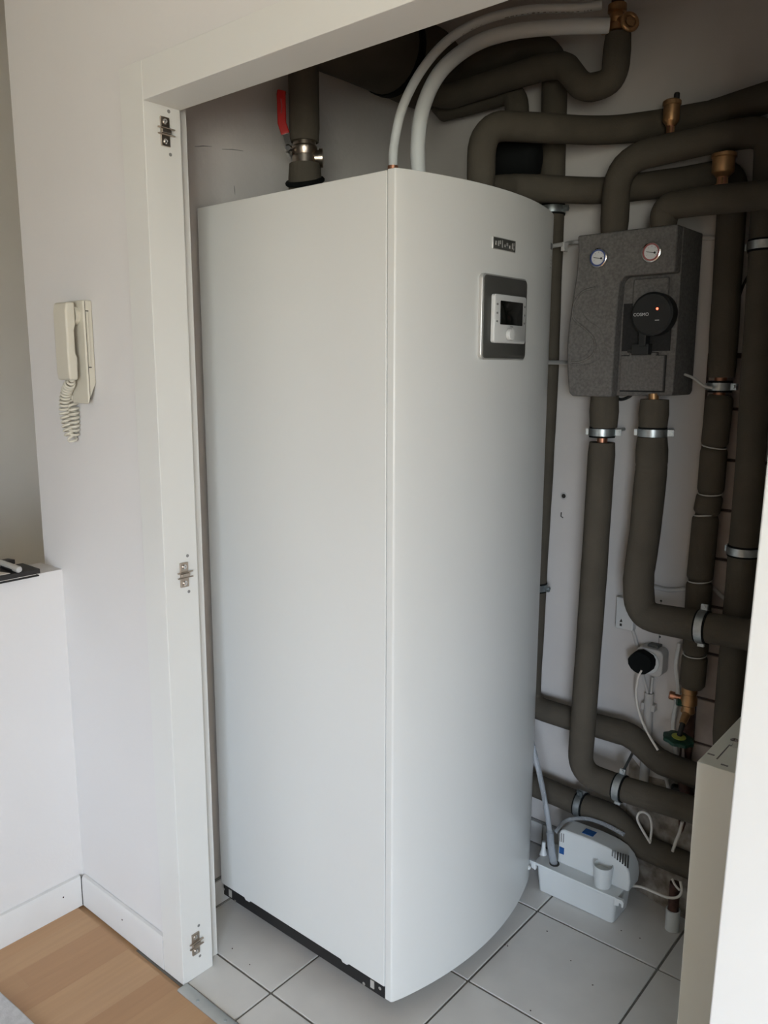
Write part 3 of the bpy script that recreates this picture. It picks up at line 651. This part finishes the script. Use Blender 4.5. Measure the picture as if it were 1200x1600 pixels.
# wall plugs
for (u, v, lab) in ((881, 775, 'round wall plug in the back wall with a screw hole'), (879, 805, 'chipped dowel hole below the round wall plug')):
    p = W(u, v, y=YB); t = thing('wall_plug', lab, 'wall plug', p)
    if v == 775:
        MB().lathe([(.0105, -.002), (.0105, .0015), (.007, .002), (.0065, -.001)], p, (0, -1, 0), 18).build('collar', 'conduit', t, True, angle=30)
        MB().lathe([(.0062, -.002), (.0062, .0012), (.003, .0013)], p, (0, -1, 0), 14).build('hole', 'dark', t)
    else:
        MB().tube([p+Vector((-.004, -.0006, .008)), p+Vector((-.0045, -.0006, -.004)), p+Vector((.002, -.0006, -.007))], .0016, 6).build('hole', 'dark', t)

# ------------------------------------------------------------------ wall socket, junction box, conduit
p = W(978, 960, y=YB-.012); a = W(966, 934, y=YB-.012); b_ = W(990, 985, y=YB-.012)
JB = thing('junction_box', 'flat white junction box beside the curved pipe with a keyhole mark', 'junction box', (p.x, YB, p.z))
box('cover', a.x, b_.x+.002, YB-.024, YB-.0005, b_.z, a.z+.006, 'ctl', JB, bevel=.003)
mk_ = MB(); q = W(972, 971, y=YB-.0165)
mk_.prism([(q.x-.004, q.z+.0), (q.x+.004, q.z+.001), (q.x+.001, q.z+.010)], 1, YB-.0248, YB-.0235); mk_.box(q.x-.003, q.x+.003, YB-.0248, YB-.0235, q.z-.011, q.z-.004)
mk_.build('keyhole', 'dark', JB)
cable('socket_cable', 'grey cable from the junction box to the wall socket', 'cable', [W(988, 983, y=YB-.006), W(992, 995, y=YB-.006), W(997, 1012, y=YB-.006), W(1003, 1022, y=YB-.006)], .0048, 'conduit')
p = W(1017, 1032, y=YB-.03)
SO = thing('wall_socket', 'off-white surface socket with a black plug in it', 'socket', (p.x, YB, p.z))
def rrect(cx, cz, w_, h_, r, n=5):
    out = []
    for (sx, sz, a0) in ((1, 1, 0), (-1, 1, 90), (-1, -1, 180), (1, -1, 270)):
        for k in range(n+1):
            t = math.radians(a0+90*k/n); out.append((cx+sx*(w_/2-r)+r*math.cos(t), cz+sz*(h_/2-r)+r*math.sin(t)))
    return out
MB().prism(rrect(p.x, p.z, .074, .074, .016), 1, YB-.045, YB-.0005).build('socket_box', 'conduit', SO, bevel=.004)
MB().lathe([(.031, 0), (.031, .006), (.029, .007)], (p.x-.002, YB-.044, p.z), (0, -1, 0), 32).build('socket_ring', 'pvc', SO, True, angle=30)
MB().prism([(p.x-.010+.033*math.cos(t+.3)*(1+.04*math.sin(5*t)), p.z+.004+.030*math.sin(t+.3)*(1+.05*math.cos(4*t))) for t in [k*math.pi/7 for k in range(14)]], 1, YB-.082, YB-.049).build('plug', 'rubber', SO, bevel=.003)
box('hinge_cap', p.x-.012, p.x+.018, YB-.03, YB-.003, p.z+.036, p.z+.043, 'grey', SO, bevel=.001)
cable('appliance_cable', 'thin white cable hanging from the black plug down to the pipe', 'cable', [W(1003, 1047, y=.2), W(997, 1060, y=.2), W(994, 1085, y=.205), W(999, 1115, y=.21), W(1012, 1145, y=.19), W(1028, 1172, y=.178)], .0033, 'cable')
p = W(1014, 1083, y=YB-.018)
CD = thing('conduit_pipe', 'grey plastic conduit tube rising up the back wall to the socket', 'conduit', (p.x, YB-.018, .25))
MB().lathe([(.0125, 0), (.0125, p.z-.26), (.0105, p.z-.26), (.0105, p.z-.28)], (p.x, YB-.0145, .26), n=20).build('tube', 'conduit', CD, True, angle=30)
box('tube_clip', p.x-.019, p.x+.019, YB-.022, YB-.001, p.z-.05, p.z-.03, 'conduit', CD, bevel=.002)
for (a, b_) in (((1004, 1053), (1012, 1083)), ((1020, 1058), (1017, 1083))):
    MB().tube([W(*a, y=YB-.02), W(*b_, y=YB-.0185)-Vector((0, 0, .0))], .0042, 10).build('wire', 'conduit', CD, True)

# clear plastic sheeting/tape strips behind the green valve
PS = tag(MB().tube(smooth_path([W(1062, 1005, y=.272), W(1056, 1040, y=.268), W(1060, 1080, y=.272), W(1052, 1130, y=.268), W(1056, 1180, y=.27)]), .006, 8).build('sealing_strip', 'hose', None, True), 'crumpled pale sealing strip hanging behind the green handwheel', 'strip')

# ------------------------------------------------------------------ brass valve with green handwheel
gv = W(1076, 1095, y=YG)
GV = thing('shutoff_valve', 'brass shut-off valve with dark green handwheel and lime centre', 'valve', gv)
zt = W(1080, 1070, y=YG).z
MB().lathe([(.017, zt-gv.z), (.02, zt-gv.z-.004), (.02, .022), (.0165, .02), (.0215, .008), (.0215, -.008), (.016, -.012), (.018, -.03), (.014, -.034)], gv, n=20).build('valve_body', 'brass', GV, True, angle=30)
MB().lathe([(.0195, zt-gv.z-.012), (.0195, zt-gv.z-.002)], gv, n=8).build('union_nut', 'brass', GV)
MB().tube([gv-Vector((0, 0, .03)), gv-Vector((0, -.012, .06)), W(1075, 1150, y=.262), W(1073, 1205, y=.2645), Vector((W(1073, 1205, y=.2645).x, .2645, .50))], [.014, .014, .0135, .0125, .0125], 14).build('pipe_stub', 'oldcopper', GV, True)
MB().lathe([(.007, 0), (.007, .022), (.011, .022), (.011, .034), (.008, .036)], gv+Vector((-.012, -.005, .004)), (-.95, -.3, .15), 14).build('drain_cap', 'copper', GV, True, angle=30)
MB().lathe([(.011, 0), (.011, .02)], gv+Vector((-.008, -.004, -.006)), (-.8, -.5, .1), 8).build('drain_body', 'green', GV)
hc = W(1060, 1155, y=.165); hx = Vector((.10, .0, 1)).normalized()
MB().tube([gv-Vector((0, 0, .025)), gv.lerp(hc, .6)], [.012, .009], 12).build('spindle', 'brass', GV, True)
MB().tube([gv.lerp(hc, .55), hc], .0065, 12).build('spindle_gland', 'black', GV, True)
a1 = hx.orthogonal().normalized(); b1_ = hx.cross(a1); rw = []
vs_ = []; n = 48
for (rs, h) in ((.80, -.006), (1, -.004), (1, .004), (.84, .007), (.5, .006)):
    for k in range(n): rr_ = .037*rs*(1+.06*math.cos(8*2*math.pi*k/n)*(1 if rs > .7 else 0)); t = 2*math.pi*k/n; vs_.append(hc+(a1*math.cos(t)+b1_*math.sin(t))*rr_+hx*h)
fs2 = [(i*n+k, i*n+(k+1) % n, (i+1)*n+(k+1) % n, (i+1)*n+k) for i in range(4) for k in range(n)]+[tuple(range(n)), tuple(range(4*n, 5*n))]
hwg = MB().add(vs_, fs2).build('handwheel', 'green', GV, True, angle=45)
MB().lathe([(.0175, .005), (.0175, .008), (.015, .0088)], hc, hx, 24).build('centre_cap', 'lime', hwg, True, angle=30)
# old fittings below, between the foam pipes
of = W(1070, 1235, y=.256)
OF = thing('pipe_fitting', 'old dark copper fitting between the two lower foam pipes', 'fitting', of)
MB().lathe([(.02, -.03), (.024, -.026), (.024, -.005), (.018, .0), (.018, .03)], of, n=16).build('body', 'oldcopper', OF, True, angle=30)
MB().lathe([(.012, 0), (.012, .03), (.009, .034)], of, (-1, -.3, 0), 14).build('side_cap', 'black', OF, True, angle=30)
MB().tube([of-Vector((0, 0, .03)), Vector((of.x, .266, .10))], .0115, 14).build('down_pipe', 'oldcopper', OF, True)

# ------------------------------------------------------------------ condensate pump
cpx0, cpx1, cpy0, cpy1 = -.044, .180, .080, .178
CPg = thing('condensate_pump', 'small white condensate pump with open tank and domed slotted cover on the floor', 'condensate pump', ((cpx0+cpx1)/2, (cpy0+cpy1)/2, 0))
zr = W(841, 1362, x=cpx0-.004).z; zr = W(961, 1401, y=cpy0-.004).z
tk = MB(); o_ = .007
b0 = rrect((cpx0+cpx1)/2, (cpy0+cpy1)/2, cpx1-cpx0, cpy1-cpy0, .012); t0 = rrect((cpx0+cpx1)/2, (cpy0+cpy1)/2, cpx1-cpx0+2*o_, cpy1-cpy0+2*o_, .014)
nn = len(b0); tk.add([(p[0], p[1], .0005) for p in b0]+[(p[0], p[1], zr) for p in t0], [tuple(range(nn)), tuple(range(nn, 2*nn))]+[(i, (i+1) % nn, nn+(i+1) % nn, nn+i) for i in range(nn)])
tk.build('tank', 'pvc', CPg, bevel=.002)
rim = MB().prism(rrect((cpx0+cpx1)/2, (cpy0+cpy1)/2, cpx1-cpx0+2*o_+.008, cpy1-cpy0+2*o_+.008, .012), 2, zr-.006, zr+.002).build('rim', 'pvc', CPg, bevel=.0015)
for (ex, s_) in ((cpx0-o_-.004, -1), (cpx1+o_+.004, 1)):
    lg = MB(); cx = ex+s_*.008; cz = zr-.006; yy0 = cpy0-o_-.004
    pl = [(ex-s_*.006, cz+.008), (cx+s_*.008, cz+.008), (cx+s_*.012, cz+.002), (cx+s_*.011, cz-.012), (cx+s_*.006, cz-.013), (cx+s_*.005, cz-.004), (cx, cz-.002), (cx-s_*.001, cz-.012), (ex-s_*.006, cz-.016)]
    lg.prism(pl, 1, yy0, yy0+.010); lg.build('lug', 'pvc', CPg, bevel=.001)
# domed cover: arched profile, curved plan
dome_x0, dome_x1 = W(870, 1345, y=.11).x, .207
zt_ = W(874, 1294, y=.112).z
prof = [(dome_x0, zr+.001), (dome_x0+.001, zt_-.014), (dome_x0+.006, zt_-.004), (dome_x0+.018, zt_), (dome_x0+.10, zt_+.002), (dome_x1-.06, zt_-.002), (dome_x1-.035, zt_-.010), (dome_x1-.016, zt_-.026), (dome_x1-.004, zt_-.048), (dome_x1, zt_-.075), (dome_x1-.002, zr+.001)]
cvr = MB().prism(prof, 1, .112, .178).build('cover', 'pvc', CPg, bevel=.006, seg=4)
for k in range(7):
    p = W(957+k*4.1, 1332+k*1.4, y=.1115); hh = .010+.0028*k
    box('vent_slot', p.x-.0018, p.x+.0018, .1108, .1135, p.z-hh*1.1, p.z+.006, 'dark' if k > 1 else 'mark', cvr)
for k in range(3):
    p = W(874+k*3.2, 1308+k*1, y=.1115); box('vent_slot', p.x-.0013, p.x+.0013, .1108, .1135, p.z-.012, p.z+.014, 'mark', cvr)
p = W(875, 1328, y=.111); box('blue_sticker', p.x-.002, p.x+.012, .1105, .1125, p.z-.010, p.z+.010, 'bluel', cvr)
p = W(921, 1302, z=zt_); 
box('blue_sticker', p.x-.016, p.x+.016, p.y-.013, p.y+.013, zt_-.006, zt_+.0030, 'bluel', cvr)
# inlet funnel
ft = W(943, 1351, y=.098); 
MB().lathe([(.022, zr-ft.z), (.024, -.03), (.0258, -.003), (.0258, 0), (.0238, 0), (.0225, -.014), (.001, -.016)], ft, n=28).build('inlet_spout', 'pvc', CPg, True, angle=40)
# spigot left
p = W(852, 1352, y=.135); MB().lathe([(.012, 0), (.010, .004), (.006, .02), (.005, .04)], (p.x, .12, zr), n=14).build('spigot', 'pvc', CPg, True)
p = W(866, 1355, y=.098); MB().lathe([(.014, 0), (.014, .003), (.012, .0032)], (p.x, .098, zr+.001), n=20).build('hose_hole', 'dark', CPg)
hpts = [W(824, 1128, y=.074), W(829, 1152, y=.076), W(842, 1205, y=.08), W(853, 1260, y=.09), W(859, 1300, y=.095), W(862, 1330, y=.098), W(866, 1352, y=.098)]
DH = thing('drain_hose', 'clear plastic drain hose from the unit down into the condensate pump', 'hose', hpts[-1])
MB().tube(smooth_path(hpts), .0075, 14).build('hose_tube', 'clear', DH, True, angle=60)
MB().tube(smooth_path(hpts[4:]), .0105, 14).build('hose_cuff', 'clear', DH, True, angle=60)
tag(MB().tube(smooth_path([W(868, 1300, y=.15), W(885, 1282, y=.17), W(915, 1279, y=.172), W(945, 1288, y=.172), W(975, 1304, y=.168)]), .0055, 12).build('discharge_hose', 'clear', None, True), 'clear discharge hose bending over the condensate pump cover', 'hose')
cable('power_cable', 'white cable from the condensate pump curling up by the copper stub', 'cable', [W(984, 1384, y=.15), W(1002, 1386, y=.14), W(1022, 1394, y=.13), W(1042, 1402, y=.13), W(1058, 1402, y=.14), W(1065, 1393, y=.15), W(1063, 1377, y=.16)], .0034, 'cable')
cable('power_cable', 'short white cable end curling above the copper stub', 'cable', [W(1050, 1373, y=.16), W(1055, 1383, y=.155), W(1062, 1391, y=.15)], .003, 'cable')
cable('cable_loop', 'white cable looped above the lowest foam pipe', 'cable', [W(1016, 1317, y=.20), W(1005, 1299, y=.19), W(996, 1281, y=.19), W(998, 1271, y=.19), W(1006, 1269, y=.19), W(1015, 1276, y=.195), W(1018, 1292, y=.2), W(1016, 1314, y=.205)], .0034, 'cable')
cable('cable_end', 'white cable running behind the beige casing above the lowest pipe', 'cable', [W(1066, 1284, y=.2), W(1062, 1300, y=.2), W(1056, 1315, y=.2), W(1051, 1330, y=.2)], .0042, 'cable')
cable('pale_tube', 'pale slanting tube between the two lower foam pipes', 'tube', [W(1037, 1205, y=.255), W(1043, 1225, y=.255), W(1047, 1242, y=.255)], .005, 'conduit')
# copper stub with white sleeve
cs = W(1050, 1447, y=.165); 
CS = thing('pipe_stub', 'old copper pipe stub in a white plastic sleeve coming out of the floor', 'pipe', (cs.x, .165, 0))
zc1, zc2 = W(1050, 1420, y=.165).z, W(1050, 1372, y=.165).z
MB().lathe([(.018, 0), (.018, zc1), (.0155, zc1+.001), (.0155, zc1-.01)], (cs.x, .165, .0005), n=20).build('sleeve', 'pvc', CS, True, angle=30)
MB().tube([(cs.x, .165, .002), (cs.x, .165, zc2-.01)], .0135, 16).build('copper_pipe', 'oldcopper', CS, True)

# ------------------------------------------------------------------ beige casing
cb = W(1089, 1190, y=-.4)
BC = thing('metal_casing', 'beige sheet-metal casing standing beside the right door jamb', 'casing', (cb.x+.15, -.2, 0))
box('casing_body', cb.x, .99, -.4, .04, .0005, cb.z, 'beige', BC, bevel=.0015)
for u, v in ((1111, 1179), (1132, 1196)):
    p = W(u, v, z=cb.z); box('slot', p.x-.006, p.x+.006, p.y-.002, p.y+.002, cb.z-.001, cb.z+.0008, 'mark', BC)
p = W(1148, 1158, z=cb.z+.01); MB().lathe([(.008, 0), (.008, .012), (.004, .014)], (p.x, p.y, cb.z), n=14).build('knob', 'chrome', BC, True, angle=30)
a, b_ = W(1120, 1186, z=cb.z), W(1140, 1164, z=cb.z); MB().tube([a, b_], .0012, 6).build('seam', 'mark', BC)

# ------------------------------------------------------------------ hinge plates
def hinge(u, v, label):
    c = W(u, v, x=XO0); t = thing('hinge_plate', label, 'hinge plate', c, 'hinge plates on the left jamb'); x0 = XO0
    def bx(n, dy, dz, wy, wz, d0, d1, m, par, bv=.0012): return box(n, x0+d0, x0+d1, c.y+dy-wy/2, c.y+dy+wy/2, c.z+dz-wz/2, c.z+dz+wz/2, m, par, bevel=bv)
    pl = bx('plate', 0, 0, .021, .056, 0, .004, 'nickel', t)
    bx('rail', 0, 0, .022, .008, .003, .009, 'nickel', t); bx('rail', .001, -.006, .040, .0025, .003, .008, 'nickel', t); bx('rail', .001, .006, .040, .0025, .003, .008, 'nickel', t)
    for dz in (.0185, -.0185):
        sc = MB().lathe([(.0055, 0), (.0055, .0012), (.003, .0022), (.001, .0012)], c+Vector((.004, 0, dz)), (1, 0, 0), 14).build('screw', 'chrome', pl, True, angle=30)
    for dz in (.041, -.041):
        MB().lathe([(.0036, -.001), (.0036, .0006), (.0022, .0008), (.0018, .0002)], Vector((x0, c.y+.012, c.z+dz)), (1, 0, 0), 14).build('pilot_hole', 'mark', t)
hinge(257, 206, 'nickel hinge plate at the top of the left jamb under the door head')
hinge(287, 898, 'nickel hinge plate half way up the left jamb')
hinge(305, 1474, 'nickel hinge plate at the foot of the left jamb near the floor')

# ------------------------------------------------------------------ intercom
ic = thing('intercom_phone', 'ivory intercom handset with coiled cord mounted on the white wall', 'intercom', W(120, 550, y=YW))
xr_ = -.757; ztop = W(140, 470, y=YW).z; 
yfr = W(129, 474, x=xr_).y; xl_ = W(104, 470, y=yfr).x
zlo = W(133, 632, y=yfr).z; zlow = W(147, 598, y=YW).z
body = MB().prism([(YW-.0005, ztop), (yfr, ztop), (yfr, zlo), (YW-.0005, zlow)], 0, xl_, xr_).build('body', 'ivory', ic, bevel=.003)
for (v, w0) in ((486, 0), (574, 0)):
    z_ = W(138, v, x=xr_).z; box('joint', xr_-.001, xr_+.0006, yfr+.006, YW-.010, z_-.0011, z_+.0011, 'dark', body)
box('joint', xr_-.001, xr_+.0005, yfr+.0045, yfr+.0055, zlo+.012, ztop-.002, 'dark', body)
box('cheek_panel', xr_-.001, xr_+.003, yfr+.008, YW-.012, W(138, 572, x=xr_).z, W(138, 488, x=xr_).z, 'ivory', body, bevel=.001)
yh = yfr-.036
hx0, hx1 = W(84, 520, y=yh).x, W(104, 520, y=yh).x
zh0, zh1 = W(104, 594, y=yh).z, W(100, 471, y=yh).z
hs = MB().prism([(yh+.004, zh1), (yh, zh1-.02), (yh, zh0+.02), (yh+.002, zh0), (yh+.022, zh0), (yh+.024, zh0+.05), (yh+.020, zh0+.06), (yh+.020, zh1-.06), (yh+.024, zh1-.05), (yh+.024, zh1)], 0, hx0, hx1).build('handset', 'ivory', ic, bevel=.005, seg=3)
MB().lathe([(.020, 0), (.020, .012), (.016, .015)], ((hx0+hx1)/2+.008, yh+.026, zh1-.028), (0, 1, 0), 24).build('earpiece', 'ivory', hs, True, angle=40)
box('cradle', hx0+.012, xl_+.006, yh+.027, yfr+.02, zh0+.06, zh1-.065, 'ivory', ic, bevel=.003)
p = W(117, 508, y=yfr); MB().lathe([(.006, 0), (.006, .0025), (.004, .003)], (xl_+.012, yfr+.0005, p.z), (0, -1, 0), 16).build('button', 'ivory', ic, True)
# coiled cord
path = smooth_path([Vector((hx1-.012, yh+.016, zh0+.004)), W(104, 612, y=yh+.025), W(101, 640, y=yh+.03), W(107, 672, y=yh+.035), W(112, 684, y=yh+.04), W(116, 672, y=yh+.045), W(115, 640, y=yh+.045), W(112, 618, y=yfr+.01), Vector((xl_+.02, yfr+.02, zlo+.004))], 24)
L = [0]
for a, b_ in zip(path, path[1:]): L.append(L[-1]+(b_-a).length)
cps = []; turns = L[-1]/.0098; nS = int(turns*14)
j = 0
fr = Vector((0, -1, 0))
for i in range(nS+1):
    s_ = L[-1]*i/nS
    while j < len(L)-2 and L[j+1] < s_: j += 1
    t = (s_-L[j])/max(L[j+1]-L[j], 1e-9); c_ = path[j].lerp(path[j+1], t); d = (path[j+1]-path[j]).normalized()
    e1 = (fr-d*fr.dot(d)).normalized(); e2 = d.cross(e1); ang = 2*math.pi*turns*i/nS
    rr_ = 0.0102*min(1, i/40, (nS-i)/40+.05); cps.append(c_+(e1*math.cos(ang)+e2*math.sin(ang))*rr_)
MB().tube(cps, .0032, 8).build('coiled_cord', 'ivory', ic, True, angle=80)

# ------------------------------------------------------------------ folder and papers on the half wall, rug
zt_ = .943
tip = W(69, 899, z=zt_); t1 = W(37, 889, z=zt_+.008)
FO = thing('folder', 'black leather folder lying on the half-height wall', 'folder', (tip.x-.05, tip.y-.1, zt_))
fp = [(-.938, -.850), (-.938, -1.35), (-1.03, -1.35), (-1.03, -.850)]
fo1 = MB().prism([(-.948, -.848), (-.942, -1.38), (-1.075, -1.38), (-1.035, -.848)], 2, zt_+.0005, zt_+.004).build('back_cover', 'leather', FO, bevel=.001)
MB().prism([(-.954, -.853), (-.949, -1.38), (-1.07, -1.38), (-1.032, -.853)], 2, zt_+.0042, zt_+.008).build('paper_block', 'paper', FO)
MB().prism([(-.944, -.847), (-.938, -1.38), (-1.075, -1.38), (-1.034, -.847)], 2, zt_+.0082, zt_+.0200).build('front_cover', 'leather', FO, bevel=.001)
gl = W(30, 890, z=zt_+.029); g0 = W(4, 881, z=zt_+.029); dv = (gl-g0).normalized()
gc = thing('glasses_case', 'silver hinged case lying on the black folder', 'case', (gl.x, gl.y, zt_+.02))
MB().tube([gl-dv*.10, gl-dv*.004, gl], [.0085, .0085, .007], 14).build('shell', 'silver', gc, True)
MB().tube([gl-dv*.09+Vector((.008, -.004, -.003)), gl-dv*.03+Vector((.008, -.004, -.003))], .005, 8).build('clasp', 'blackm', gc, True)
p = W(5, 896, z=zt_+.021); 
tag(MB().prism([(p.x-.03, p.y-.08), (p.x+.012, p.y-.08), (p.x+.010, p.y+.012), (p.x-.028, p.y+.0)], 2, zt_+.0202, zt_+.0212).build('paper_sheet', 'paper'), 'small cream paper sheet on the black folder', 'paper')
p = W(3, 872, z=zt_+.03); 
tag(MB().prism([(-1.07, p.y-.2), (-1.045, p.y-.2), (-1.04, p.y+.012), (-1.066, p.y+.006)], 2, zt_+.0202, zt_+.031).build('notebook', 'leather'), 'narrow dark notebook lying behind the silver case on the folder', 'notebook')
e0, e1, e2 = W(0, 1548.5, z=.01), W(30.5, 1576, z=.01), W(55, 1600, z=.01)
dr_ = (e2-e1).normalized(); far = e2+dr_*.9; lf = e0+Vector((-.05, -.03, 0))
rg = [(lf.x, lf.y), (e0.x, e0.y), (e1.x, e1.y), (e2.x, e2.y), (far.x, far.y), (far.x, -2.2), (-.94, -2.2), (-.94, lf.y-.06)]
tag(MB().prism(rg, 2, .0012, .011).build('rug', 'rug', bevel=.004, seg=3), 'light grey wool rug on the parquet', 'rug')
# small crumbs on the tiles
for (u, v) in ((363, 1482), (390, 1507), (789, 1476), (793, 1478), (829, 1579), (926, 1539), (971, 1454), (1000, 1466), (855, 1455), (892, 1501)):
    p = W(u, v, z=.0008); a_ = random.uniform(0, 3); 
    vs2 = [(p.x+math.cos(a_+k*math.pi/3)*random.uniform(.001, .0028), p.y+math.sin(a_+k*math.pi/3)*random.uniform(.001, .002)) for k in range(6)]
    MB().prism(vs2, 2, .0004, .0012).build('crumb', 'dirt', fl)
